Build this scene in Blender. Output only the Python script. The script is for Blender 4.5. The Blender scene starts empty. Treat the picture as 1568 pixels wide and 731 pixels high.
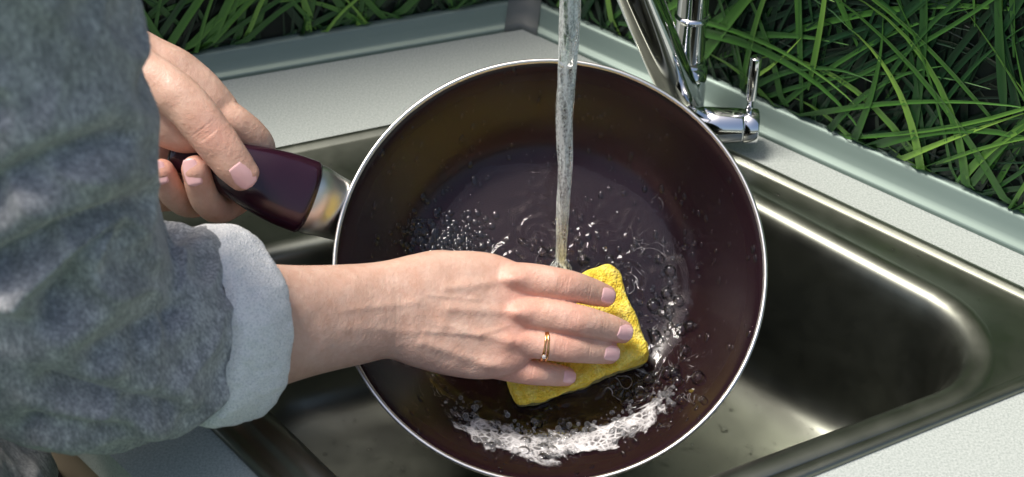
import bpy, math, random
import numpy as np
from mathutils import Vector, noise
random.seed(7); rng=np.random.default_rng(7)
S=0.01                      # geometry is written in cm
th=math.radians(40.0); F=2200.0; D=93.0
T0=np.array([0,0,5.0])
Rv=np.array([1.0,0,0]); Uv=np.array([0,math.sin(th),math.cos(th)]); Bv=np.array([0,-math.cos(th),math.sin(th)])
CAM=T0+D*Bv
def V(u,v,h):               # work plane frame (tilted 40 deg table frame, h = height above it)
    d=D-h
    return np.array([(u-784)/F*d,(365.5-v)/F*d,h])
def W(p):
    p=np.asarray(p,float)
    return T0+p[...,0:1]*Rv+p[...,1:2]*Uv+p[...,2:3]*Bv
def G(u,v,z=0.0):
    d=-Bv+(u-784)/F*Rv+(365.5-v)/F*Uv
    t=(z-CAM[2])/d[2]
    return CAM+t*d
scene=bpy.context.scene
# ------------------------------------------------------------------ helpers
def empty(name):
    e=bpy.data.objects.new(name,None); scene.collection.objects.link(e); return e
def mk(name,verts,faces,mat=None,parent=None,smooth=True,attr=None):
    me=bpy.data.meshes.new(name)
    v=np.asarray(verts,float)*S
    me.from_pydata(v.tolist(),[],[tuple(int(i) for i in f) for f in faces])
    me.update()
    if smooth: me.polygons.foreach_set('use_smooth',[True]*len(me.polygons))
    if attr:
        for k,a in attr.items():
            at=me.attributes.new(k,'FLOAT','POINT'); at.data.foreach_set('value',np.asarray(a,dtype=np.float32))
    if mat: me.materials.append(mat)
    ob=bpy.data.objects.new(name,me); scene.collection.objects.link(ob)
    if parent: ob.parent=parent
    return ob
def join(parts):
    vs=[];fs=[];o=0
    for v,f in parts:
        vs.append(np.asarray(v)); fs+= [tuple(i+o for i in q) for q in f]; o+=len(v)
    return np.vstack(vs),fs
def cr(P,sub):
    P=np.asarray(P,float); n=len(P); out=[]
    for i in range(n-1):
        p0=P[max(i-1,0)];p1=P[i];p2=P[i+1];p3=P[min(i+2,n-1)]
        if i==0: p0=2*p1-p2
        if i+2>n-1: p3=2*p2-p1
        for k in range(sub):
            t=k/sub
            out.append(.5*((2*p1)+(-p0+p2)*t+(2*p0-5*p1+4*p2-p3)*t*t+(-p0+3*p1-3*p2+p3)*t**3))
    out.append(P[-1]); return np.array(out)
def tube(pts,rad,up=(0,0,1),seg=28,sub=6,cap=True,expo=2.0,capk=1.0):
    rad=np.array([(r,r) if np.isscalar(r) else r for r in rad],float)
    Q=cr(np.hstack([np.asarray(pts,float),rad]),sub); P=Q[:,:3]; A=Q[:,3]; Bq=Q[:,4]
    up=np.asarray(up,float); Tn=np.gradient(P,axis=0); Tn/=np.linalg.norm(Tn,axis=1)[:,None]
    rings=[];ph=np.linspace(0,2*math.pi,seg,endpoint=False)
    c=np.cos(ph);s=np.sin(ph)
    c=np.sign(c)*np.abs(c)**(2/expo); s=np.sign(s)*np.abs(s)**(2/expo)
    def ring(p,t,a,b,sd,n): return p+np.outer(a*c,sd)+np.outer(b*s,n)
    n0=None;fr=[]
    for i in range(len(P)):
        t=Tn[i]
        if n0 is None: n=up-np.dot(up,t)*t
        else: n=n0-np.dot(n0,t)*t
        n/=np.linalg.norm(n); sd=np.cross(t,n); n0=n; fr.append((t,sd,n))
    if cap:
        t,sd,n=fr[0]
        for k in (80,60,40,20):
            a=math.radians(k); m=min(A[0],Bq[0])*capk
            rings.append(ring(P[0]-t*m*math.sin(a),t,A[0]*math.cos(a),Bq[0]*math.cos(a),sd,n))
    for i in range(len(P)):
        t,sd,n=fr[i]; rings.append(ring(P[i],t,A[i],Bq[i],sd,n))
    if cap:
        t,sd,n=fr[-1]
        for k in (20,40,60,80):
            a=math.radians(k); m=min(A[-1],Bq[-1])*capk
            rings.append(ring(P[-1]+t*m*math.sin(a),t,A[-1]*math.cos(a),Bq[-1]*math.cos(a),sd,n))
    v=np.vstack(rings); f=[]
    for i in range(len(rings)-1):
        for j in range(seg):
            f.append((i*seg+j,i*seg+(j+1)%seg,(i+1)*seg+(j+1)%seg,(i+1)*seg+j))
    f.append(tuple(range(seg-1,-1,-1))); f.append(tuple((len(rings)-1)*seg+j for j in range(seg)))
    return v,f
def ball(c,r,seg=16):
    r=np.array([r,r,r] if np.isscalar(r) else r,float); v=[];f=[]
    n=seg//2
    for i in range(n+1):
        a=math.pi*(i+.001)/(n+.002)
        for j in range(seg):
            b=2*math.pi*j/seg
            v.append(np.array(c)+r*np.array([math.sin(a)*math.cos(b),math.sin(a)*math.sin(b),math.cos(a)]))
    for i in range(n):
        for j in range(seg):
            f.append((i*seg+j,(i+1)*seg+j,(i+1)*seg+(j+1)%seg,i*seg+(j+1)%seg))
    f.append(tuple(range(seg))); f.append(tuple(n*seg+j for j in range(seg-1,-1,-1)))
    return np.array(v),f
def fuse(parts,voxel,it,fac=.5):
    v,f=join(parts)
    me=bpy.data.meshes.new('tmp'); me.from_pydata(v.tolist(),[],f); me.update()
    ob=bpy.data.objects.new('tmp',me); scene.collection.objects.link(ob)
    m=ob.modifiers.new('r','REMESH'); m.mode='VOXEL'; m.voxel_size=voxel; m.adaptivity=0
    m=ob.modifiers.new('s','SMOOTH'); m.iterations=it; m.factor=fac
    dg=bpy.context.evaluated_depsgraph_get(); e=ob.evaluated_get(dg); m2=bpy.data.meshes.new_from_object(e)
    n=len(m2.vertices); co=np.empty(n*3,dtype=np.float32); m2.vertices.foreach_get('co',co)
    no=np.empty(n*3,dtype=np.float32); m2.vertices.foreach_get('normal',no)
    fs=[tuple(p.vertices) for p in m2.polygons]
    bpy.data.objects.remove(ob); 
    return co.reshape(-1,3).astype(float),no.reshape(-1,3).astype(float),fs
def segdist(P,a,b):
    a=np.asarray(a,float);b=np.asarray(b,float);d=b-a
    t=np.clip(((P-a)@d)/(d@d),0,1)
    return np.linalg.norm(P-(a+t[:,None]*d),axis=1)
# ------------------------------------------------------------------ materials
def mat(name,col=(.5,.5,.5),rough=.5,metal=0,**kw):
    m=bpy.data.materials.new(name); m.use_nodes=True
    b=m.node_tree.nodes['Principled BSDF']
    b.inputs['Base Color'].default_value=(*col,1); b.inputs['Roughness'].default_value=rough; b.inputs['Metallic'].default_value=metal
    for k,v in kw.items(): b.inputs[k.replace('_',' ')].default_value=v
    return m
def nd(m,t,**kw):
    n=m.node_tree.nodes.new(t)
    for k,v in kw.items():
        if k in n.inputs: n.inputs[k].default_value=v
        else: setattr(n,k,v)
    return n
def lk(m,a,b): m.node_tree.links.new(a,b)
def BS(m): return m.node_tree.nodes['Principled BSDF']
def coords(m,scale=(1,1,1)):
    tc=nd(m,'ShaderNodeTexCoord'); mp=nd(m,'ShaderNodeMapping'); mp.inputs['Scale'].default_value=scale
    lk(m,tc.outputs['Object'],mp.inputs['Vector']); return mp.outputs['Vector']
def noi(m,scale,detail=4,rough=.5,sc=(1,1,1),dist=0):
    n=nd(m,'ShaderNodeTexNoise'); n.inputs['Scale'].default_value=scale; n.inputs['Detail'].default_value=detail; n.inputs['Roughness'].default_value=rough; n.inputs['Distortion'].default_value=dist
    lk(m,coords(m,sc),n.inputs['Vector']); return n.outputs['Fac']
def ramp(m,src,stops):
    r=nd(m,'ShaderNodeValToRGB'); el=r.color_ramp.elements
    while len(el)<len(stops): el.new(.5)
    for e,(p,c) in zip(el,stops): e.position=p; e.color=(*c,1) if len(c)==3 else c
    lk(m,src,r.inputs['Fac']); return r.outputs['Color']
def bump(m,src,strength=.5,dist=.001,node=None,prev=None):
    b=nd(m,'ShaderNodeBump'); b.inputs['Strength'].default_value=strength; b.inputs['Distance'].default_value=dist
    lk(m,src,b.inputs['Height'])
    if prev is not None: lk(m,prev,b.inputs['Normal'])
    lk(m,b.outputs['Normal'],(node or BS(m)).inputs['Normal']); return b.outputs['Normal']
def voro(m,scale,feature='F1'):
    n=nd(m,'ShaderNodeTexVoronoi'); n.feature=feature; n.inputs['Scale'].default_value=scale
    lk(m,coords(m),n.inputs['Vector']); return n.outputs['Distance']
def mth(m,op,a,b,clamp=False):
    n=nd(m,'ShaderNodeMath'); n.operation=op; n.use_clamp=clamp
    for i,x in enumerate((a,b)):
        if isinstance(x,(int,float)): n.inputs[i].default_value=x
        else: lk(m,x,n.inputs[i])
    return n.outputs[0]

M_skin=mat('skin',(.6,.36,.27),.44,Subsurface_Weight=.15,Subsurface_Scale=.008)
BS(M_skin).inputs['Subsurface Radius'].default_value=(1,.35,.2)
at=nd(M_skin,'ShaderNodeAttribute'); at.attribute_name='red'
n1=noi(M_skin,90,7,.7)
c1=ramp(M_skin,n1,[(.3,(.66,.39,.28)),(.5,(.73,.465,.35)),(.7,(.79,.54,.42))])
mx=nd(M_skin,'ShaderNodeMix'); mx.data_type='RGBA'; lk(M_skin,at.outputs['Fac'],mx.inputs[0]); lk(M_skin,c1,mx.inputs[6]); mx.inputs[7].default_value=(.70,.25,.18,1)
lk(M_skin,mx.outputs[2],BS(M_skin).inputs['Base Color'])
p=bump(M_skin,voro(M_skin,1100),.35,.0004); p=bump(M_skin,noi(M_skin,500,4,.6,(1,.5,1)),.35,.0006,prev=p); bump(M_skin,noi(M_skin,120,3),.22,.0015,prev=p)

M_nail=mat('nail_polish',(.95,.57,.56),.22,Coat_Weight=.3)
M_gold=mat('gold',(.80,.46,.2),.16,1)
M_gem=mat('gem',(.9,.9,.9),.02,Transmission_Weight=.6)

M_fab=mat('heather_fabric',(.2,.2,.2),.95)
f1=noi(M_fab,700,3,.7,(1,1,.4)); f2=noi(M_fab,130,5,.7,(1,1,.35)); f3=noi(M_fab,28,4,.6)
q=mth(M_fab,'ADD',mth(M_fab,'MULTIPLY',f1,.5),mth(M_fab,'ADD',mth(M_fab,'MULTIPLY',f2,.35),mth(M_fab,'MULTIPLY',f3,.15)))
lk(M_fab,ramp(M_fab,q,[(.38,(.16,.165,.175)),(.5,(.31,.315,.32)),(.62,(.58,.58,.58))]),BS(M_fab).inputs['Base Color'])
p=bump(M_fab,noi(M_fab,1100,2),.5,.0006); bump(M_fab,noi(M_fab,180,3),.25,.0015,prev=p)
BS(M_fab).inputs['Sheen Weight'].default_value=.2
M_cuff=mat('terry_cuff',(.78,.79,.79),.95)
lk(M_cuff,ramp(M_cuff,noi(M_cuff,900,3,.7),[(.35,(.6,.62,.63)),(.52,(.9,.9,.89))]),BS(M_cuff).inputs['Base Color'])
bump(M_cuff,voro(M_cuff,1000),.7,.0009)
M_jean=mat('dark_denim',(.02,.022,.035),.9); bump(M_jean,noi(M_jean,800,2),.4,.0005)

M_steel=mat('sink_steel',(.21,.22,.185),.38,1)
r1=ramp(M_steel,noi(M_steel,30,4,.6),[(.3,(.33,)*3),(.7,(.43,)*3)]); lk(M_steel,r1,BS(M_steel).inputs['Roughness'])
bump(M_steel,noi(M_steel,260,3),.05,.0005)
M_chrome=mat('chrome',(.78,.79,.80),.06,1)
M_counter=mat('laminate',(.6,.63,.6),.45)
lk(M_counter,ramp(M_counter,noi(M_counter,700,2,.8),[(.35,(.32,.36,.335)),(.5,(.43,.465,.435)),(.65,(.51,.545,.515))]),BS(M_counter).inputs['Base Color'])
M_cab=mat('cabinet_front',(.4,.33,.24),.5)
M_trim=mat('aluminium_trim',(.17,.23,.20),.42,.3)
M_wall=mat('backsplash_backing',(.006,.018,.008),.7)
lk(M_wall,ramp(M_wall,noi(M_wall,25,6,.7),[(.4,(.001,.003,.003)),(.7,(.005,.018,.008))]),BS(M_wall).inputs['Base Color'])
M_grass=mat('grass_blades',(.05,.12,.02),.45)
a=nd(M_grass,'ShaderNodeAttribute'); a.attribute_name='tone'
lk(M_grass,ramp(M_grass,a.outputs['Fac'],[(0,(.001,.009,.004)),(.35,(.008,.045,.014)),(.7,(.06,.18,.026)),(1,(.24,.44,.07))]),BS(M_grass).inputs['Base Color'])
M_pan=mat('nonstick_coating',(.014,.0055,.0085),.2,Specular_IOR_Level=.38)
bump(M_pan,noi(M_pan,1500,2),.08,.0003)
M_panout=mat('pan_enamel',(.012,.007,.009),.2)
M_rim=mat('pan_rim_metal',(.82,.80,.76),.34,1)
M_handle=mat('bakelite_handle',(.026,.006,.015),.2,Coat_Weight=.3)
M_sponge=mat('sponge_foam',(.75,.6,.08),.85,Subsurface_Weight=.15,Subsurface_Scale=.01)
sc_=nd(M_sponge,'ShaderNodeAttribute'); sc_.attribute_name='scour'
mx=nd(M_sponge,'ShaderNodeMix'); mx.data_type='RGBA'; lk(M_sponge,sc_.outputs['Fac'],mx.inputs[0])
lk(M_sponge,ramp(M_sponge,noi(M_sponge,110,6,.75),[(.3,(.62,.38,.02)),(.48,(.86,.64,.06)),(.68,(.93,.79,.22))]),mx.inputs[6]); mx.inputs[7].default_value=(.22,.20,.07,1)
lk(M_sponge,mx.outputs[2],BS(M_sponge).inputs['Base Color'])
p=bump(M_sponge,voro(M_sponge,600),.7,.0016); bump(M_sponge,noi(M_sponge,300,4),.7,.002,prev=p)
def film(name,ior=1.33,tint=(1,1,1),rough=.03,white=0):
    m=bpy.data.materials.new(name); m.use_nodes=True; nt=m.node_tree; nt.nodes.clear()
    o=nt.nodes.new('ShaderNodeOutputMaterial'); tr=nt.nodes.new('ShaderNodeBsdfTransparent'); tr.inputs[0].default_value=(*tint,1)
    gl=nt.nodes.new('ShaderNodeBsdfGlossy'); gl.inputs['Roughness'].default_value=rough; gl.inputs['Color'].default_value=(1,1,1,1)
    fr=nt.nodes.new('ShaderNodeFresnel'); fr.inputs[0].default_value=ior
    mx=nt.nodes.new('ShaderNodeMixShader'); nt.links.new(fr.outputs[0],mx.inputs[0]); nt.links.new(tr.outputs[0],mx.inputs[1]); nt.links.new(gl.outputs[0],mx.inputs[2])
    if white:
        df=nt.nodes.new('ShaderNodeBsdfDiffuse'); df.inputs[0].default_value=(.85,.85,.85,1)
        m3=nt.nodes.new('ShaderNodeMixShader'); m3.inputs[0].default_value=white
        nt.links.new(mx.outputs[0],m3.inputs[1]); nt.links.new(df.outputs[0],m3.inputs[2]); nt.links.new(m3.outputs[0],o.inputs[0])
    else: nt.links.new(mx.outputs[0],o.inputs[0])
    return m
M_film=film('water_film',1.25,rough=.012)
M_drop=film('water_drop',1.45,(.9,.9,.9))
M_bub=film('soap_bubble',1.36,(.99,.99,.99),.015,0)
M_foam=film('foam',1.3,(.98,.98,.98),.03,.07)
M_suds_glint=bpy.data.materials.new('suds_and_glints'); M_suds_glint.use_nodes=True; nt=M_suds_glint.node_tree; nt.nodes.clear()
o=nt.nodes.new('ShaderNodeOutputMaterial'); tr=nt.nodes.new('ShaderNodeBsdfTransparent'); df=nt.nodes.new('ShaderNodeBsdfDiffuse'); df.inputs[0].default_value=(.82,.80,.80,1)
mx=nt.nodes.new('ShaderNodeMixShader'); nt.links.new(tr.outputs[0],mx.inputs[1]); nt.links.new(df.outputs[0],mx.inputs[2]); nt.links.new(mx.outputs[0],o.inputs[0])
ad=nd(M_suds_glint,'ShaderNodeAttribute'); ad.attribute_name='dens'; al_=nd(M_suds_glint,'ShaderNodeAttribute'); al_.attribute_name='glint_line'
v1=ramp(M_suds_glint,voro(M_suds_glint,210,'DISTANCE_TO_EDGE'),[(0,(.75,)*3),(.10,(.40,)*3),(.25,(.0,)*3)])
v2=ramp(M_suds_glint,voro(M_suds_glint,480,'DISTANCE_TO_EDGE'),[(0,(.7,)*3),(.2,(.4,)*3),(.4,(.15,)*3)])
lace=mth(M_suds_glint,'MAXIMUM',v1,mth(M_suds_glint,'MULTIPLY',v2,ramp(M_suds_glint,noi(M_suds_glint,80,2),[(.40,(0,)*3),(.60,(1,)*3)])))
lace=mth(M_suds_glint,'ADD',lace,ramp(M_suds_glint,noi(M_suds_glint,60,3),[(.38,(.04,)*3),(.66,(.48,)*3)]),True)
dn=mth(M_suds_glint,'ADD',ad.outputs['Fac'],mth(M_suds_glint,'MULTIPLY',mth(M_suds_glint,'SUBTRACT',noi(M_suds_glint,50,4,.55,dist=1.0),.5),2.2))
msk=ramp(M_suds_glint,dn,[(.46,(0,)*3),(.62,(.7,)*3),(.9,(1,)*3)])
gate=ramp(M_suds_glint,ad.outputs['Fac'],[(.10,(0,)*3),(.30,(1,)*3)])
A_=mth(M_suds_glint,'MULTIPLY',mth(M_suds_glint,'MULTIPLY',lace,msk),gate)
ln=ramp(M_suds_glint,noi(M_suds_glint,55,2,.5,dist=1.4),[(.490,(0,)*3),(.5,(1,)*3),(.507,(0,)*3)])  # white contour lines painted in as sky reflections on the rippled water
glint=mth(M_suds_glint,'MULTIPLY',mth(M_suds_glint,'MULTIPLY',ln,ramp(M_suds_glint,noi(M_suds_glint,90,1),[(.46,(0,)*3),(.58,(.8,)*3)])),al_.outputs['Fac'])
nt.links.new(mth(M_suds_glint,'MAXIMUM',A_,glint),mx.inputs[0])
M_stream=mat('running_water',(.98,1,.99),.015,Transmission_Weight=1.0,IOR=1.33)
tn=M_stream.node_tree; dfs=nd(M_stream,'ShaderNodeBsdfDiffuse'); dfs.inputs[0].default_value=(.88,.93,.91,1)
mxs=nd(M_stream,'ShaderNodeMixShader')
lk(M_stream,ramp(M_stream,mth(M_stream,'ADD',mth(M_stream,'MULTIPLY',noi(M_stream,260,3,.6,(1,1,.12)),.6),mth(M_stream,'MULTIPLY',noi(M_stream,700,2,.6,(1,1,.6)),.4)),[(.42,(.05,)*3),(.60,(.75,)*3)]),mxs.inputs[0])
lk(M_stream,BS(M_stream).outputs[0],mxs.inputs[1]); lk(M_stream,dfs.outputs[0],mxs.inputs[2]); lk(M_stream,mxs.outputs[0],tn.nodes['Material Output'].inputs[0])
bump(M_stream,noi(M_stream,260,2,.5,(1,1,.2)),.35,.0015)
M_ground=mat('ground_green',(.04,.09,.02),.9); lk(M_ground,ramp(M_ground,noi(M_ground,3,6),[(.3,(.025,.06,.015)),(.7,(.06,.12,.03))]),BS(M_ground).inputs['Base Color'])

# ------------------------------------------------------------------ countertop, sink
def rpoly(P,inset,r,n=9):
    P=[np.array(p[:2],float) for p in P]; N=len(P)
    area=sum(P[i][0]*P[(i+1)%N][1]-P[(i+1)%N][0]*P[i][1] for i in range(N)); sg=1 if area>0 else -1
    L=[]
    for i in range(N):
        d=P[(i+1)%N]-P[i]; d/=np.linalg.norm(d); nn=np.array([-d[1],d[0]])*sg
        L.append((P[i]+nn*inset,d))
    Q=[]
    for i in range(N):
        (a,d),(b,e)=L[i-1],L[i]
        t=np.linalg.solve(np.array([[d[0],-e[0]],[d[1],-e[1]]]),b-a)[0]; Q.append(a+d*t)
    out=[]
    for i in range(N):
        p,c,q=Q[i-1],Q[i],Q[(i+1)%N]; d1=(p-c)/np.linalg.norm(p-c); d2=(q-c)/np.linalg.norm(q-c)
        ha=math.acos(np.clip(d1@d2,-1,1))/2; bis=(d1+d2)/np.linalg.norm(d1+d2)
        ce=c+bis*r/math.sin(ha); s=c+d1*r/math.tan(ha)-ce; e=c+d2*r/math.tan(ha)-ce
        om=math.acos(np.clip((s@e)/(r*r),-1,1))
        for k in range(n+1):
            t=k/n; out.append(ce+(math.sin((1-t)*om)*s+math.sin(t*om)*e)/math.sin(om))
    return np.array(out)
O=[G(905,133),G(1744,529),G(640,975),G(-16,321)]
Bp=[G(1028,257),G(1575,545),G(673,880),G(222,442)]
rings=[(O,0,2,.05),(O,0,2,.3),(O,.15,2,.42),(O,.6,2,.42),(O,.9,2,.2),(O,1.1,2,.15),
 (Bp,-1.9,6.8,.15),(Bp,-1.7,6.6,.3),(Bp,-1.3,6.2,.36),(Bp,-.9,5.8,.34),(Bp,-.4,5.4,.2),(Bp,-.1,5.2,-.1),(Bp,.2,5,-.6),(Bp,.5,5,-2),(Bp,.9,5,-10),(Bp,1.2,5,-12),(Bp,1.9,4.6,-13.2),(Bp,3,4.2,-13.8),(Bp,5,3,-14.1),(Bp,8.5,1.5,-14.3)]
vs=[];fs=[]
for (P,i,r,z) in rings:
    q=rpoly(P,i,r); vs.append(np.hstack([q,np.full((len(q),1),z)]))
n=len(vs[0])
for i in range(len(rings)-1):
    for j in range(n): fs.append((i*n+j,i*n+(j+1)%n,(i+1)*n+(j+1)%n,(i+1)*n+j))
fs.append(tuple((len(rings)-1)*n+j for j in range(n)))
sink=empty('kitchen_sink')
mk('basin',np.vstack(vs),fs,M_steel,sink)
cen=np.mean([p[:2] for p in Bp],axis=0)
dv,df_=tube([(cen[0],cen[1],-14.25),(cen[0],cen[1],-14.0)],[3.6,3.4],up=(1,0,0),cap=False,sub=1,seg=40)
mk('drain',dv,df_,M_chrome,sink)
K=G(800,45)[:2]; Le=G(-900,339)[:2]; Re=G(2700,904)[:2]
def off(d):
    def nrm(a,b):
        e=(b-a)/np.linalg.norm(b-a); return np.array([-e[1],e[0]])
    n1=nrm(Le,K); n2=nrm(K,Re)
    m=(n1+n2)/np.linalg.norm(n1+n2); k=d/(m@n1)
    return [Le+n1*d,K+m*k,Re+n2*d]
o0=off(0.6)
import bmesh
bm=bmesh.new(); hole=rpoly(O,.5,2)
def loop(pts,z):
    vv=[bm.verts.new((p[0]*S,p[1]*S,z*S)) for p in pts]; ee=[bm.edges.new((vv[i],vv[(i+1)%len(vv)])) for i in range(len(vv))]; return vv,ee
outer=[o0[1],o0[2],G(2100,1500)[:2],G(1010,1497)[:2],G(-300,252)[:2],G(-330,238)[:2]+np.array([0,1.5])]
v1_,e1=loop(outer,0); v2_,e2=loop(hole,0)
bmesh.ops.triangle_fill(bm,use_beauty=True,edges=e1+e2)
for i in range(len(v1_)):
    a,b=v1_[i],v1_[(i+1)%len(v1_)]
    c=bm.verts.new((b.co.x,b.co.y,-.04)); d=bm.verts.new((a.co.x,a.co.y,-.04)); bm.faces.new((a,b,c,d))
bmesh.ops.recalc_face_normals(bm,faces=bm.faces)
me=bpy.data.meshes.new('countertop'); bm.to_mesh(me); me.materials.append(M_counter)
ct=bpy.data.objects.new('countertop',me); scene.collection.objects.link(ct)
cab=rpoly(outer,2.5,.5,2); nv=len(cab)
mk('kitchen_cabinet',np.vstack([np.hstack([cab,np.full((nv,1),-4.1)]),np.hstack([cab,np.full((nv,1),-86)])]),[(i,(i+1)%nv,nv+(i+1)%nv,nv+i) for i in range(nv)],M_cab,smooth=False)
prof=[(0,.02),(0,.25),(.12,.42),(.3,.5),(.55,.75),(.95,1.25),(1.25,1.75),(1.45,2.0),(1.75,2.1),(1.9,2.05),(1.9,0)]
vs=[];fs=[]
for d,z in prof:
    for q in off(d): vs.append((q[0],q[1],z))
for i in range(len(prof)-1):
    for j in range(2): fs.append((i*3+j,i*3+j+1,(i+1)*3+j+1,(i+1)*3+j))
trim=mk('wall_trim',vs,fs,M_trim)
m=trim.modifiers.new('b','EDGE_SPLIT'); m.split_angle=math.radians(35)
vs=[];fs=[]
for d,z in [(-.06,.02),(-.06,.5),(.25,.62),(.9,1.35),(1.4,2.12),(1.8,2.3),(2.0,2.3)]:
    q=off(d); e1_=(Le-K)/np.linalg.norm(Le-K); e2_=(Re-K)/np.linalg.norm(Re-K)
    for p_ in (q[1]+e1_*1.6,q[1],q[1]+e2_*1.6): vs.append((p_[0],p_[1],z))
for i in range(6):
    for j in range(2): fs.append((i*3+j,i*3+j+1,(i+1)*3+j+1,(i+1)*3+j))
M_conn=mat('grey_plastic',(.10,.115,.11),.45)
mk('corner_connector',vs,fs,M_conn,trim)
wl=off(1.95); wo=off(4)
vs=[(*p,z) for z in (-4,58) for p in wl]+[(*p,z) for z in (-4,58) for p in wo]
fs=[(0,1,4,3),(1,2,5,4),(6,7,10,9),(7,8,11,10),(3,4,10,9),(4,5,11,10)]
mk('backsplash_panel',vs,fs,M_wall,smooth=False)  # dark backing of the grass-printed backsplash panel
gv=[];gf=[];ga=[]
def wallgrass(A,Bq,count,lo,hi,bias):
    e=(Bq-A); L=np.linalg.norm(e); e/=L; nn=np.array([e[1],-e[0]])
    for i in range(count):
        layer=rng.random()
        s=lo+rng.random()*(hi-lo); z=-14+rng.random()**1.2*46
        ln=rng.uniform(14,38); w=rng.uniform(.08,.27)*(1+.6*layer)
        ang=rng.normal(bias,.5); cur=rng.normal(0,.7)+np.sign(ang)*.6
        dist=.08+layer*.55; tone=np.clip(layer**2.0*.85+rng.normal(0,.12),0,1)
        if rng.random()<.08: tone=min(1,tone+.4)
        b=len(gv); n=14; ps=s; pz=z
        for k in range(n+1):
            t=k/n; a=ang+cur*t*t
            wd=w*min(1,(t*6+.3))*(1-t**2.2)+.01
            dx=math.sin(a)*ln/n; dz=math.cos(a)*ln/n
            px_,pz_=math.cos(a),-math.sin(a)
            dd=dist+math.sin(t*3)*.12
            for q,ex in ((-1,0),(0,-.2*wd),(1,.04)):
                S_=ps+px_*wd*q; Z_=pz+pz_*wd*q
                P_=A+e*S_+nn*(max(dd+ex,.03) if Z_>2.15 else .02)
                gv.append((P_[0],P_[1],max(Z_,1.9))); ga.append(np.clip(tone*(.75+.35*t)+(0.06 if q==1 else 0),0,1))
            if k<n:
                for q in range(2): gf.append((b+k*3+q,b+k*3+q+1,b+k*3+q+4,b+k*3+q+3))
            ps+=dx; pz+=dz
Lk=np.linalg.norm(wl[1]-wl[0]); Lr=np.linalg.norm(wl[2]-wl[1])
wallgrass(wl[0],wl[1],500,Lk-60,Lk-1,.3); wallgrass(wl[1],wl[2],1000,1,75,.25)
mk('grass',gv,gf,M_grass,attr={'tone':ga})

# ------------------------------------------------------------------ pan
c13,s13=math.cos(math.radians(13)),math.sin(math.radians(13))
RC=V(842,405,0)
def PN(p):
    p=np.asarray(p,float)
    return RC+p[...,0:1]*np.array([1,0,0])+p[...,1:2]*np.array([0,c13,-s13])+p[...,2:3]*np.array([0,s13,c13])
def revolve(prof,seg=128):
    v=[];f=[]
    for r,z in prof:
        for j in range(seg):
            a=2*math.pi*j/seg; v.append((r*math.cos(a),r*math.sin(a),z))
    for i in range(len(prof)-1):
        for j in range(seg): f.append((i*seg+j,i*seg+(j+1)%seg,(i+1)*seg+(j+1)%seg,(i+1)*seg+j))
    return np.array(v),f
inner=[(.01,-6),(3,-6),(6,-6),(8.0,-5.95),(8.9,-5.76),(9.7,-5.35),(10.4,-4.75),(11.1,-3.95),(11.8,-3.0),(12.45,-2.05),(13.05,-1.15),(13.55,-.42),(13.82,-.12)]
def inz(r):
    return np.interp(r,[a for a,b in inner],[b for a,b in inner])
pan=empty('frying_pan')
v,f=revolve(cr(np.array(inner),3)); mk('pan_interior',W(PN(v)),f,M_pan,pan)
v,f=revolve(cr(np.array([(13.80,-.14),(13.84,-.02),(13.92,.05),(14.02,.05),(14.1,-.02),(14.1,-.16),(14.0,-.3)]),3)); mk('rim',W(PN(v)),f,M_rim,pan)
v,f=revolve(cr(np.array([(14.0,-.25),(13.75,-.75),(13.2,-1.7),(12.3,-3.5),(11.5,-5.2),(10.8,-6.0),(10,-6.3),(5,-6.3),(.01,-6.3)]),3)); mk('pan_exterior',W(PN(v)),f,M_panout,pan)
hp=[V(470,302,.5),V(437,290,.9),V(400,276,1.4),(V(340,253,1.9)),V(300,240,2.1),V(272,231,2.2)]
v,f=tube(hp,[(2.42,1.2),(2.38,1.25),(2.15,1.25),(1.65,1.15),(1.4,1.1),(1.3,1.0)],expo=2.4,capk=.5,seg=40); mk('handle',W(v),f,M_handle,pan)
v,f=tube([V(462,299,.4),V(482,307,-.1),V(500,314,-.8),V(520,322,-1.9),V(545,330,-3)],[(2.3,1.1),(2.3,1.05),(2.15,.85),(2.05,.6),(1.9,.5)],expo=2.4,capk=.3,seg=40); mk('handle_ferrule',W(v),f,M_rim,pan)
# ------------------------------------------------------------------ sponge
L_,Wd,Hh=9.5,7.0,2.9
bm=bmesh.new(); bmesh.ops.create_cube(bm,size=1)
bmesh.ops.subdivide_edges(bm,edges=bm.edges[:],cuts=44,use_grid_fill=True)
P=np.array([v.co[:] for v in bm.verts]); fS=[tuple(v.index for v in f.verts) for f in bm.faces]; bm.free()
q=P*2; scour=(q[:,2]<-.45).astype(float); e=13
nrm=(np.abs(q)**e).sum(1)**(1/e); mxn=np.abs(q).max(1); q=q*(mxn/nrm)[:,None]
X=q*np.array([L_/2,Wd/2,Hh/2])
X[:,2]+=-.2*np.abs(q[:,0])**3*(q[:,2]>0)
for i in range(len(X)):
    nv_=noise.noise_vector(Vector(X[i]*.5)); n2=noise.noise_vector(Vector(X[i]*2.0)); n3=noise.noise_vector(Vector(X[i]*7)); X[i]+=np.array(nv_)*.3+np.array(n2)*.10+np.array(n3)*.025
an=math.radians(21); X=np.stack([X[:,0]*math.cos(an)-X[:,1]*math.sin(an),X[:,0]*math.sin(an)+X[:,1]*math.cos(an),X[:,2]],1)
scx,scy=1.2,-3.95
sp_w=PN(X+np.array([scx,scy,-6+Hh/2]))
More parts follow.
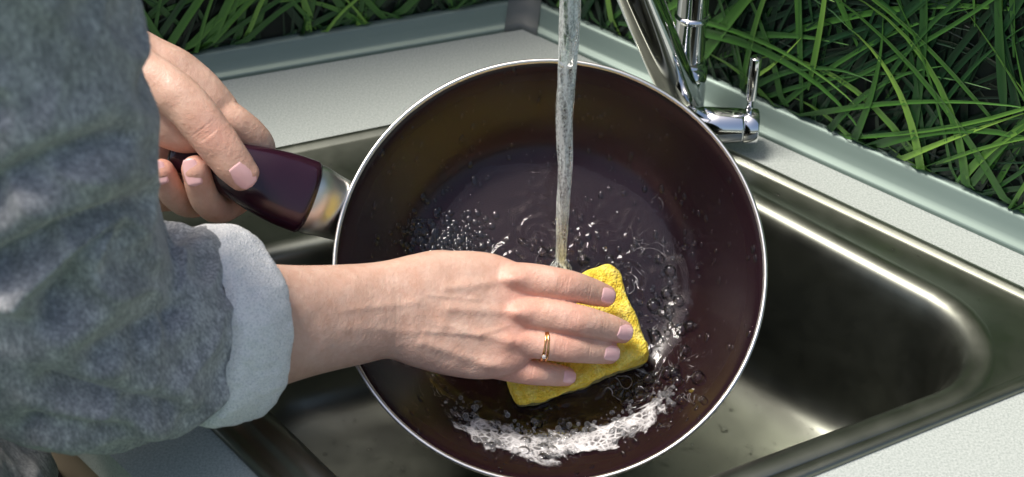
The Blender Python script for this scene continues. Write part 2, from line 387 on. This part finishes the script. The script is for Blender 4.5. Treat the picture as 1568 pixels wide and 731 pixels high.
# ------------------------------------------------------------------ right arm + hand
RF={'index':([(715,435,1.15),(790,427,1.2),(862,436,1.0),(905,447,-.25),(929,454,-1.0)],[1.05,1.06,.99,.90,.74]),
 'middle':([(715,479,1.2),(797,478,1.3),(876,489,1.15),(928,501,-.1),(955,509,-.9)],[1.05,1.08,1.0,.91,.76]),
 'ring':([(715,518,1.05),(787,522,1.15),(858,531,.95),(908,537,-.2),(935,541,-1.0)],[1.0,1.02,.95,.87,.73]),
 'little':([(700,548,.7),(757,559,.7),(808,569,.45),(848,574,-.4),(869,577,-1.05)],[.88,.90,.83,.76,.64])}
parts=[]
arm=[(230,520,12.8),(330,508,9.8),(400,500,7.8),(470,491,6.2),(540,482,4.6),(590,475,3.5),(640,475,2.7),(700,480,1.9),(752,485,1.35),(790,486,1.05),(815,487,.8)]
arr=[(4.1,3.8),(4.0,3.6),(3.75,3.3),(3.35,2.7),(3.12,2.2),(3.05,1.9),(3.6,1.75),(4.0,1.5),(4.0,1.22),(3.5,.95),(2.7,.6)]
parts.append(tube([V(*p) for p in arm],arr,seg=64,sub=6,expo=2.3,capk=.5))
for k,(pp,rr) in RF.items():
    R_=[(r*(1.0 if i!=2 else 1.03),r*(.92 if i<4 else .84)) for i,r in enumerate(rr)]
    parts.append(tube([V(*p) for p in pp],R_,sub=8,seg=32))
parts.append(tube([V(620,430,1.8),V(680,415,1.0),V(740,428,-.3),V(800,440,-1.2),V(835,448,-1.6)],[1.5,1.35,1.1,.95,.75],seg=28))
parts.append(ball(V(606,520,3.6),(1.1,.95,1.3)))
co,no,fc=fuse(parts,.075,13)
dz=np.zeros(len(co)); P2=co[:,:2]; top=np.clip(no[:,2]*1.5,0,1)
def g2(a,b,s): 
    A=V(*a)[:2];Bb=V(*b)[:2]
    return np.exp(-segdist(P2,A,Bb)**2/(2*s*s))
for k,w in (('index',452),('middle',465),('ring',478),('little',492)):
    p=RF[k][0][1]
    dz+=.11*g2((p[0]-105,w+ (p[1]-w)*.45,2.2),(p[0]-4,p[1],1.5),.24)
    dz+=.24*g2((p[0]-6,p[1],1.3),(p[0]+6,p[1],1.3),.42)
for a,b,am,s in [((655,505,2.5),(735,512,2.0),.05,.12),((735,512,2.5),(775,500,2.0),.04,.12),((660,450,2.5),(730,458,2),.04,.12),((540,470,4),(640,462,3),.06,.2),((540,497,4),(640,506,3),.04,.2)]:
    dz+=am*g2(a,b,s)
for i in range(len(co)): dz[i]+=.06*noise.noise(Vector(co[i]*.8))+.014*noise.noise(Vector(co[i]*4))
red=np.zeros(len(co))
for k,(pp,rr) in RF.items():
    A=V(*pp[2]); d=V(*pp[3])-V(*pp[1]); d=d[:2]/np.linalg.norm(d[:2]); nn=np.array([-d[1],d[0]])
    for o_,am in ((-.32,.04),(-.18,.055),(-.03,.06),(.11,.055),(.27,.04)):
        c=A[:2]+d*o_; sgm=.042
        al=(P2-c)@d; la=(P2-c)@nn
        dz-=am*np.exp(-(al+.12*la*la*np.sign(-o_+.001))**2/(2*sgm**2))*np.exp(-(la/.55)**4)
    A3=V(*pp[3])
    for o_ in (-.08,.08):
        c=A3[:2]+d*(o_-.2); al=(P2-c)@d; la=(P2-c)@nn
        dz-=.03*np.exp(-al**2/(2*.04**2))*np.exp(-(la/.5)**4)
    red+=.42*np.exp(-np.linalg.norm(co-V(*pp[2]),axis=1)**2/(2*.9**2))
    red+=.45*np.exp(-np.linalg.norm(co-V(*pp[1]),axis=1)**2/(2*1.0**2))
    red+=.50*np.exp(-np.linalg.norm(co-V(*pp[4]),axis=1)**2/(2*.7**2))
for u in (598,611):
    c=V(u,475,3.3)[:2]; al=P2[:,0]-c[0]; dz-=.014*np.exp(-(al+.03*(P2[:,1]-c[1])**2)**2/(2*.07**2))
co[:,2]+=dz*top
woman=empty('woman')
red=np.clip(red+.12*np.clip(-no[:,1],0,1),0,.8)
mk('right_arm_and_hand',W(co),fc,M_skin,woman,attr={'red':red})
for k,(pp,rr) in RF.items():
    for a,b,r in ((2,3,rr[3]),(3,4,rr[4])):
        A=V(*pp[a]);Bb=V(*pp[b]); d=Bb[:2]-A[:2]
        t=np.clip(((sp_w[:,:2]-A[:2])@d)/(d@d),-.1,1.15); c=A+t[:,None]*(Bb-A)
        la=np.linalg.norm(sp_w[:,:2]-c[:,:2],axis=1)
        lim=c[:,2]-.78*r*np.sqrt(np.clip(1-(la/(r*1.3))**2,0,1))
        mk_=(la<r*1.25)&(sp_w[:,2]>lim); sp_w[mk_,2]=lim[mk_]
mk('sponge',W(sp_w),fS,M_sponge,attr={'scour':scour})
from mathutils.bvhtree import BVHTree
def nail(name,c,ax,nm,L,Wn,Rr,bvh,thick=.045):
    ax=np.array(ax,float);ax/=np.linalg.norm(ax); nm=np.array(nm,float); nm-=nm@ax*ax; nm/=np.linalg.norm(nm); sd=np.cross(ax,nm)
    n=18; v=[];f=[]
    hs=[]
    for t in (-.7,0,.6):
        o_=c+ax*t*L/2+nm*4; h=bvh.ray_cast(Vector(o_),Vector(-nm)); hs.append(4-h[3] if h[0] is not None else Rr)
    cf=np.polyfit([-.7,0,.6],hs,1)
    for i in range(n+1):
        t=-1+2*i/n
        hw=(1-abs(t)**3.0)**(1/3.0) if t<0 else (1-abs(t)**2.3)**(1/2.3)
        for j in range(n+1):
            s=(-1+2*j/n)*hw
            ang=s*Wn/2/Rr
            edge=min(1-abs(t),1-abs(-1+2*j/n)); th_=thick*min(1,edge*6)**.5-.01*(edge<.02)*10
            v.append(c+ax*t*L/2+sd*Rr*math.sin(ang)+nm*(np.polyval(cf,t)-Rr*(1-math.cos(ang))*.95+th_+.02-.06*t*t))
    for i in range(n):
        for j in range(n): a=i*(n+1)+j; f.append((a,a+1,a+n+2,a+n+1))
    mk(name,W(np.array(v)),f,M_nail,woman)
bv=BVHTree.FromPolygons([tuple(c) for c in co],fc)
for k,(nu,nv_,L,Wn) in {'index':(925,452,1.4,1.28),'middle':(952,508,1.5,1.32),'ring':(932,539,1.55,1.28),'little':(868,575,1.28,1.1)}.items():
    pp,rr=RF[k]; A=V(*pp[3]);Bb=V(*pp[4]); ax=Bb-A
    c=V(nu,nv_,0); t=((c-A)[:2]@ax[:2])/(ax[:2]@ax[:2]); c=A+ax*(t-.05)
    nail(k+'_nail',c,ax,(0,.10,1),L,Wn,.72 if k!='little' else .6,bv)
A=V(815,525,1.15);Bb=V(860,531,.9); ax=(Bb-A)/np.linalg.norm(Bb-A); up=np.array([0,0,1.]); up-=up@ax*ax; up/=np.linalg.norm(up); sd=np.cross(ax,up)
ringo=empty('gold_ring')
hr=bv.ray_cast(Vector(V(833,528,6)),Vector((0,0,-1)))[0]
for o_ in (0,.24):
    c=V(831+o_*18,528,1.02); rz_=hr.z-c[2]+.03
    pts=[c+sd*1.03*math.cos(a)+up*rz_*math.sin(a)+ax*(.10*math.sin(a*1+1.2) if o_ else 0) for a in np.linspace(0,2*math.pi,49)]
    v,f=tube(pts,[.085]*49,up=ax,sub=1,seg=12,cap=False); mk('band',W(v),f,M_gold,ringo)
v,f=ball(V(832,543,0)*[1,1,0]+np.array([0,0,hr.z-.05]),(.15,.15,.12),10); mk('stone',W(v),f,M_gem,ringo)
# ------------------------------------------------------------------ left hand
LP=[]
LP.append(tube([V(-60,20,8),V(60,45,6),V(130,70,4.6),V(190,105,4.0),V(245,142,3.5),V(300,175,2.8),V(335,195,2.2)],[(3.6,3.2),(3.3,2.8),(2.9,2.2),(2.75,1.9),(3.1,1.7),(2.7,1.4),(2.1,1.1)],seg=56,expo=2.3,capk=.5))
LF={'thumb':([(215,110,5.0),(275,150,5.3),(322,205,4.9),(357,251,4.3),(374,271,4.0)],[(1.5,1.4),(1.4,1.25),(1.34,1.15),(1.24,.98),(1.06,.76)]),
 'index':([(320,165,2.4),(362,188,2.0),(398,224,.6),(392,275,-.9),(345,318,-.4),(316,308,2.0),(299,260,4.0)],[1.08,1.05,.97,.95,.95,.95,.88]),
 'middle':([(300,190,2.0),(335,215,1.2),(350,265,-.7),(305,312,-.6),(268,300,1.8),(248,262,3.7)],[1.05,1.0,.95,.9,.9,.78]),
 'ring':([(270,200,2.0),(300,225,1.0),(300,275,-.7),(255,305,-.4),(225,290,2.0),(215,262,3.4)],[1.0,.95,.9,.85,.8,.66]),
 'little':([(230,200,2.0),(260,235,1.0),(255,275,-.5),(215,290,0),(190,275,2.0),(185,255,3.2)],[.9,.85,.8,.74,.7,.56])}
for k,(pp,rr) in LF.items(): LP.append(tube([V(*p) for p in pp],rr,seg=30,sub=8))
co,no,fc=fuse(LP,.08,10)
red=np.zeros(len(co))
for k in LF:
    red+=.5*np.exp(-np.linalg.norm(co-V(*LF[k][0][-1]),axis=1)**2/(2*.8**2))
red+=.4*np.exp(-np.linalg.norm(co-V(322,205,5.5),axis=1)**2/(2*1.0**2))
P2=co[:,:2]; d=(V(358,252,4)-V(275,150,5))[:2]; d/=np.linalg.norm(d); nn=np.array([-d[1],d[0]]); top=np.clip(no[:,2]*1.5,0,1)
for o_ in (-.3,-.12,.06,.24):
    c=V(322,205,4.9)[:2]+d*o_; al=(P2-c)@d; la=(P2-c)@nn
    co[:,2]-=top*.045*np.exp(-(al+.1*la*la)**2/(2*.05**2))*np.exp(-(la/.75)**4)*(co[:,2]>4)
for i in range(len(co)): co[i]+=no[i]*(.05*noise.noise(Vector(co[i]*.8))+.012*noise.noise(Vector(co[i]*4)))
mk('left_arm_and_hand',W(co),fc,M_skin,woman,attr={'red':np.clip(red,0,.8)})
bv=BVHTree.FromPolygons([tuple(c) for c in co],fc)
nail('left_thumb_nail',V(371,267,4.02),V(374,271,4.0)-V(357,251,4.3),(.10,.05,1),1.85,1.7,1.0,bv)
nail('left_index_nail',V(298,266,4.0),(-.18,1,-.1),(-.08,.1,1),1.7,1.25,.80,bv,.07)
nail('left_middle_nail',V(247,266,3.75),(-.18,1,-.1),(-.08,.1,1),1.5,1.15,.74,bv,.07)
# ------------------------------------------------------------------ sleeve
def fold(co,no,amp,seed):
    for i in range(len(co)):
        p=co[i]; q=Vector((p[0]*.16+seed,p[1]*.16,p[2]*.16)); w=noise.noise_vector(q)
        n_=noise.noise(Vector((p[0]*.22+w[0]*1.5,p[1]*.12+w[1]*1.5+seed,p[2]*.2+w[2])))
        r_=1-abs(n_)*3.2
        co[i]+=no[i]*amp*(r_*.6+.3*noise.noise(Vector((p[0]*.5,p[1]*.5,p[2]*.5+seed))))
    return co
SL=[(-160,-330,37),(-60,-80,31),(5,120,26.5),(30,290,22.5),(60,420,18.5),(115,500,15.5),(205,505,13),(265,500,11.2),(312,496,10.0)]
SR=[6.6,6.4,6.5,6.6,6.6,6.5,6.1,5.7,5.3]
SP=[tube([V(*p) for p in SL],SR,seg=48,sub=6,cap=True,capk=.25)]
co,no,fc=fuse(SP,.25,4); co=fold(co,no,.65,3.3)
for (a,b,am) in [((262,300,20),(90,400,20),-1.1),((290,350,14),(150,455,18),-1.0),((250,230,20),(110,300,20),-.7),((300,600,10),(150,560,14),-.8),((250,630,10),(110,620,14),-.5),((300,470,12),(220,520,14),-.6)]:
    A=V(*a)[:2];Bb=V(*b)[:2]; dd=segdist(co[:,:2],A,Bb)
    co+=no*(am*np.exp(-dd**2/(2*.38**2))-am*.6*np.exp(-(dd-1.2)**2/(2*.6**2)))[:,None]*np.clip(no[:,2:3]*2,0,1)
mk('right_sleeve',W(co),fc,M_fab,woman)
ax0=V(292,500,10.9); ax1=V(375,491,8.4); ax=(ax1-ax0)/np.linalg.norm(ax1-ax0)
cp=[(-.6,5.1),(-.3,5.6),(.3,5.8),(1.2,5.85),(2.2,5.75),(2.9,5.6),(3.3,5.4),(3.45,5.1),(3.3,4.8),(2.6,4.7),(1,4.7),(-.3,4.7)]
cp=cr(np.array(cp),3); up=np.array([0,1.,0]); up-=up@ax*ax; up/=np.linalg.norm(up); sd=np.cross(ax,up); vs=[];fs=[];sg=260
for i,(s,r) in enumerate(cp):
    for j in range(sg):
        a=2*math.pi*j/sg; base=ax0+ax*s+(up*math.cos(a)+sd*math.sin(a))*r
        rr_=noise.noise(Vector(base*.35))*.4+noise.noise(Vector(base*1.6))*.12+noise.noise(Vector(base*8))*.05
        vs.append(base+(up*math.cos(a)+sd*math.sin(a))*rr_+ax*noise.noise(Vector((a*2,3,0)))*.35)
for i in range(len(cp)-1):
    for j in range(sg): fs.append((i*sg+j,i*sg+(j+1)%sg,(i+1)*sg+(j+1)%sg,(i+1)*sg+j))
mk('rolled_cuff',W(np.array(vs)),fs,M_cuff,woman)
co,no,fc=fuse([tube([V(-420,-60,22),V(-200,-10,12),V(0,30,7.2),V(60,48,6.2)],[6.5,5.8,4.8,4.3],capk=.3)],.35,4); mk('left_sleeve',W(fold(co,no,.4,9)),fc,M_fab,woman)
tor=[G(-150,850,-16),G(-150,830,-9),G(-330,850,1),G(-620,800,14)]
co,no,fc=fuse([tube(tor,[(10,10),(10.2,10.2),(11.5,11),(13,12)],up=(-.5,.8,0),seg=60,capk=.2)],.5,4); mk('sweatshirt_body',fold(co,no,.8,5),fc,M_fab,woman)
hb=G(-120,850,-16)
co,no,fc=fuse([tube([hb+(3,3,-70),hb+(2,2,-40),hb+(0,0,1)],[(6.5,6.5),(8,8),(10.6,10.6)],seg=40,capk=.3),tube([hb+(-15,-6,-70),hb+(-13,-5,-40),hb+(-5,-3,-1)],[(6.5,6.5),(8,8),(10.5,10.5)],seg=40,capk=.3)],.7,6); mk('trousers',co,fc,M_jean,woman)
# ------------------------------------------------------------------ faucet
fau=empty('kitchen_faucet')
FB=G(1046,190)
v,f=tube([FB+(0,0,0.05),FB+(0,0,.5),FB+(0,0,.7)],[2.0,1.9,1.6],up=(0,1,0),cap=False,sub=2,seg=48); mk('base_flange',v,f,M_chrome,fau)
v,f=tube([FB+(0,0,.6),FB+(0,0,5.5)],[1.45,1.45],up=(0,1,0),cap=False,sub=4,seg=48); mk('body',v,f,M_chrome,fau)
v,f=tube([FB+(0,.3,5.4),FB+(0,.3,6),FB+(-.2,.3,26),FB+(-.2,.3,30)],[1.15]*4,up=(0,1,0),sub=3,seg=48); mk('riser',v,f,M_chrome,fau)
for z in (5.5,9.5):
    v,f=tube([FB+(0,.3,z-.25),FB+(0,.3,z),FB+(0,.3,z+.25)],[1.2,1.35,1.2],up=(0,1,0),sub=3,seg=48,cap=False); mk('collar',v,f,M_chrome,fau)
sb=W(PN(np.array([.95,1.0,-6.0])))
SX,SY,SZ=sb
v,f=tube([FB+(-.3,-.5,2.5),np.array([8.6,12.6,15.3]),np.array([6.2,8.6,22.5]),np.array([4.9,6.2,25.5]),np.array([SX+.3,SY+.5,26.3]),np.array([SX,SY,24.6]),np.array([SX,SY,23])],[1.5,1.5,1.4,1.3,1.2,1.15,1.15],up=(1,0,0),sub=8,seg=48,cap=False); mk('spout',v,f,M_chrome,fau)
m0=G(1058,190,2.2)
m1=G(1160,194,2.2)
dirm=(m1-m0)/np.linalg.norm(m1-m0)
v,f=tube([m0,m1-dirm*1.3,m1-dirm*1.22,m1-dirm*1.1,m1-dirm*1.02,m1-dirm*.1,m1],[1.35,1.35,1.22,1.22,1.35,1.35,1.2],up=(0,0,1),sub=2,seg=48,cap=True,capk=.05); mk('mixer_cartridge',v,f,M_chrome,fau)
lb=m1-dirm*.75
v,f=tube([lb+(0,0,.9),lb+(0,0,2.4),lb+(0,0,2.5),lb+(0,0,6.0)],[.26,.26,.38,.42],up=(0,1,0),sub=2,seg=24,capk=.3); mk('lever',v,f,M_chrome,fau)
# ------------------------------------------------------------------ water stream
zs=np.linspace(SZ+.05,23.2,140); vs=[];fs=[];sg=36
for i,z in enumerate(zs):
    t=(z-zs[0])/(zs[-1]-zs[0]); r=.36+.32*t
    if t<.03: r+=(.03-t)*14
    for j in range(sg):
        a=2*math.pi*j/sg
        k=noise.noise(Vector((math.cos(a+z*.08)*1.3,math.sin(a+z*.08)*1.3,z*.2)))*.14+noise.noise(Vector((math.cos(a)*3,math.sin(a)*3,z*1.0)))*.02
        vs.append((SX+math.cos(a)*(r+k)+.04*math.sin(z*.4),SY+math.sin(a)*(r+k),z))
for i in range(len(zs)-1):
    for j in range(sg): fs.append((i*sg+j,i*sg+(j+1)%sg,(i+1)*sg+(j+1)%sg,(i+1)*sg+j))
mk('water_stream',vs,fs,M_stream)
# ------------------------------------------------------------------ water film, drops, foam in the pan
st=np.array([.95,1.0])
def polar(nr,na,rmax,fn):
    vs=[];fs=[];A1=[];A2=[]
    for i in range(nr+1):
        r=.05+rmax*i/nr
        for j in range(na):
            a=2*math.pi*j/na; x,y=r*math.cos(a),r*math.sin(a); z,d1,d2=fn(x,y,r,a); vs.append((x,y,z)); A1.append(d1); A2.append(d2)
    for i in range(nr):
        for j in range(na): fs.append((i*na+j,i*na+(j+1)%na,(i+1)*na+(j+1)%na,(i+1)*na+j))
    return np.array(vs),fs,A1,A2
def ffilm(x,y,r,a):
    d=math.hypot(x-st[0],y-st[1])
    amp=.36*math.exp(-(d/2.6)**2)+.10*math.exp(-((d-4.2)/1.6)**2)+.20*math.exp(-((x-6)**2/9+(y+1.5)**2/22))+.13*math.exp(-((y+8.5)**2)/6)*(1 if x>-3 else math.exp(-(x+3)**2/4))+.008
    w=noise.noise_vector(Vector((x*.5,y*.5,1)))
    k=noise.noise(Vector((x*1.0+w[0]*2.2,y*1.0+w[1]*2.2,0)))+.3*noise.noise(Vector((x*2.4,y*2.4,2)))
    k+=.35*math.sin(d*5.5)*math.exp(-d/2.2)
    edge=9.4+1.6*noise.noise(Vector((math.cos(a)*1.7,math.sin(a)*1.7,5)))-1.3*math.sin(a)
    lift=.09*np.clip((edge-r)/.5,-1,1)
    return inz(r)+lift+amp*(k+.2),0,0
v,f,_,_=polar(100,280,12.2,ffilm); mk('water_film',W(PN(v)),f,M_film,pan)
def fsuds_glint(x,y,r,a):
    deg=math.degrees(a); deg=deg-360 if deg>180 else deg
    t=(deg+84)/42
    rc=11.4-.35*t*t
    dens=.95*math.exp(-((r-rc)/1.05)**2)*math.exp(-abs(t)**4)
    d=math.hypot(x-st[0],y-st[1])
    dens=max(dens,.26*math.exp(-(d/1.6)**2), .45*math.exp(-((x-6.7)**2+(y+7)**2)/4))
    glint_line=max(math.exp(-((x-6.8)**2/4+(y+.5)**2/22)),math.exp(-((x-6)**2+(y+7)**2)/8),.5*math.exp(-(d/2.6)**2),.6*math.exp(-((r-10.8)/1.2)**2)*(1 if y<-5 else 0))  # where the painted reflection squiggles show
    return inz(r)+.2+.22*dens*(1+noise.noise(Vector((x*1.3,y*1.3,3)))),dens,glint_line
v,f,A1,A2=polar(80,240,12.9,fsuds_glint); 
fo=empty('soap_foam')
mk('suds_and_glint_sheet',W(PN(v)),f,M_suds_glint,fo,attr={'dens':A1,'glint_line':A2})  # real suds plus painted water glints
def uvs(nu=10,nv=6,full=True):
    v=[];f=[];mxa=math.pi if full else math.pi/2
    for i in range(nv+1):
        a=mxa*(i+.02)/(nv+.02)
        for j in range(nu): b=2*math.pi*j/nu; v.append((math.sin(a)*math.cos(b),math.sin(a)*math.sin(b),math.cos(a)))
    for i in range(nv):
        for j in range(nu): f.append((i*nu+j,(i+1)*nu+j,(i+1)*nu+(j+1)%nu,i*nu+(j+1)%nu))
    f.append(tuple(range(nu)))
    return np.array(v),f
def scatter(name,items,mt,parent=None,full=True,res=(12,6),frame=None):
    tv,tf=uvs(*res,full); vs=[];fs=[];o=0
    for (p,n,sx,sy,sz) in items:
        n=np.array(n,float);n/=np.linalg.norm(n); a=np.cross(n,(0,1,.1)); a/=np.linalg.norm(a); b=np.cross(n,a)
        vs.append(p+np.outer(tv[:,0]*sx,a)+np.outer(tv[:,1]*sy,b)+np.outer(tv[:,2]*sz,n)); fs+=[tuple(i+o for i in q) for q in tf]; o+=len(tv)
    v=np.vstack(vs)
    if frame: v=frame(v)
    return mk(name,v,fs,mt,parent)
items=[]
for i in range(1700):
    a=rng.uniform(0,2*math.pi); r=14*math.sqrt(rng.uniform(.05,.95)); x,y=r*math.cos(a),r*math.sin(a)
    dens=noise.noise(Vector((x*.25,y*.25,4)))
    if rng.random()>.4+dens: continue
    s=min(abs(rng.normal(0,.08))+.035,.2)
    sl=(inz(r+.01)-inz(r-.01))/.02; n_=np.array([-sl*math.cos(a),-sl*math.sin(a),1])
    items.append((np.array([x,y,inz(r)+(.05 if r<9 else .0)]),n_,s,s*rng.uniform(1,1.9),s*.5))
for i in range(420):
    x=rng.normal(-7.0,1.7); y=rng.normal(2.4,1.4); r=math.hypot(x,y)
    if r>12: continue
    a=math.atan2(y,x); sl=(inz(r+.01)-inz(r-.01))/.02; s=rng.uniform(.06,.27)
    items.append((np.array([x,y,inz(r)+(.05 if r<9 else 0)]),(-sl*math.cos(a),-sl*math.sin(a),1),s,s*rng.uniform(.9,1.3),s*.35))
scatter('water_drops',items,M_drop,pan,False,(14,5),lambda v:W(PN(v)))
def panpt(x,y,h=0):
    r=math.hypot(x,y); a=math.atan2(y,x); r=min(r,13.3); sl=(inz(r+.01)-inz(r-.01))/.02
    n_=np.array([-sl*math.cos(a),-sl*math.sin(a),1]); n_/=np.linalg.norm(n_)
    return np.array([r*math.cos(a),r*math.sin(a),inz(r)])+n_*h,n_
foam=[];bub=[]
for i in range(650):
    a=math.radians(rng.uniform(-124,-44)); t=(math.degrees(a)+84)/42
    rc=11.4-.35*t*t; x=rc*math.cos(a); y=rc*math.sin(a)
    x+=rng.normal(0,.3); y+=rng.normal(0,.6)
    if math.hypot(x,y)>13: continue
    if noise.noise(Vector((x*.55,y*.75,8)))<rng.uniform(-.25,.15): continue
    s=.06+.17*rng.random()**2.5; p,n_=panpt(x,y,rng.uniform(.1,.3)); foam.append((p,n_,s,s,s))
for i in range(330):
    q=rng.random()
    if q<.4: a=math.radians(rng.uniform(-122,-35)); rc=rng.normal(11.0,.9)
    elif q<.72: a=math.radians(rng.uniform(-60,15)); rc=rng.normal(8.3,1.2)
    else: a=rng.uniform(0,2*math.pi); rc=None
    if rc is None: x=st[0]+rng.normal(0,1.9); y=st[1]+rng.normal(0,1.5)
    else: x=rc*math.cos(a); y=rc*math.sin(a)
    s=rng.choice([rng.uniform(.06,.17),rng.uniform(.17,.48)],p=[.75,.25]); p,n_=panpt(x,y,.12); bub.append((p,n_,s,s,s*.85))
scatter('foam_mass',foam,M_foam,fo,True,(14,8),lambda v:W(PN(v)))
scatter('bubbles',bub,M_bub,fo,True,(20,12),lambda v:W(PN(v)))
items=[]
hullB=rpoly(Bp,2.2,4); hullC=rpoly(Bp,4,3)
def inside(p,poly):
    c=False;n=len(poly);j=n-1
    for i in range(n):
        if ((poly[i][1]>p[1])!=(poly[j][1]>p[1])) and p[0]<(poly[j][0]-poly[i][0])*(p[1]-poly[i][1])/(poly[j][1]-poly[i][1])+poly[i][0]: c=not c
        j=i
    return c
bO=rpoly(O,1.5,2); bB=rpoly(Bp,-2.2,6.5); lo=bO.min(0); hi=bO.max(0)
for i in range(2000):
    p=lo+rng.random(2)*(hi-lo); s=abs(rng.normal(0,.08))+.04
    if inside(p,hullB): z=-13.75 if not inside(p,hullC) else -14.1
    elif inside(p,bO) and not inside(p,bB):
        if rng.random()<.5: continue
        z=.15
    else: continue
    items.append((np.array([p[0],p[1],z]),(0,0,1),s,s*rng.uniform(.8,1.2),s*.5))
scatter('sink_droplets',items,M_drop,sink,False,(12,5))
mk('ground',[(-6000,-6000,-86.5),(6000,-6000,-86.5),(6000,6000,-86.5),(-6000,6000,-86.5)],[(0,1,2,3)],M_ground,smooth=False)  # unseen ground plane, added for reflections
# ------------------------------------------------------------------ light, camera
w=bpy.data.worlds.new('World'); scene.world=w; w.use_nodes=True; nt=w.node_tree
sk=nt.nodes.new('ShaderNodeTexSky'); sk.sky_type='NISHITA'; sk.sun_disc=False
sd_=Vector((-.36,.02,1)).normalized(); el=math.asin(sd_.z)
sk.sun_elevation=el; sk.sun_rotation=math.atan2(sd_.x,sd_.y); sk.air_density=1.0; sk.dust_density=4.0; sk.ozone_density=.5
nt.links.new(sk.outputs[0],nt.nodes['Background'].inputs[0]); nt.nodes['Background'].inputs[1].default_value=.15
sun=bpy.data.lights.new('sun','SUN'); sun.energy=3.8; sun.angle=math.radians(16); sun.color=(1,.95,.88)
so=bpy.data.objects.new('sun',sun); scene.collection.objects.link(so); so.rotation_euler=(-sd_).to_track_quat('-Z','Y').to_euler()
cd=bpy.data.cameras.new('camera'); cd.sensor_width=36; cd.lens=F/1568*36; cd.clip_start=.02; cd.clip_end=300
cd.dof.use_dof=True; cd.dof.focus_distance=.94; cd.dof.aperture_fstop=8
co_=bpy.data.objects.new('camera',cd); scene.collection.objects.link(co_); co_.location=Vector(CAM*S); co_.rotation_euler=(math.radians(90)-th,0,0)
scene.camera=co_
scene.view_settings.view_transform='Standard'; scene.view_settings.look='None'; scene.view_settings.exposure=0
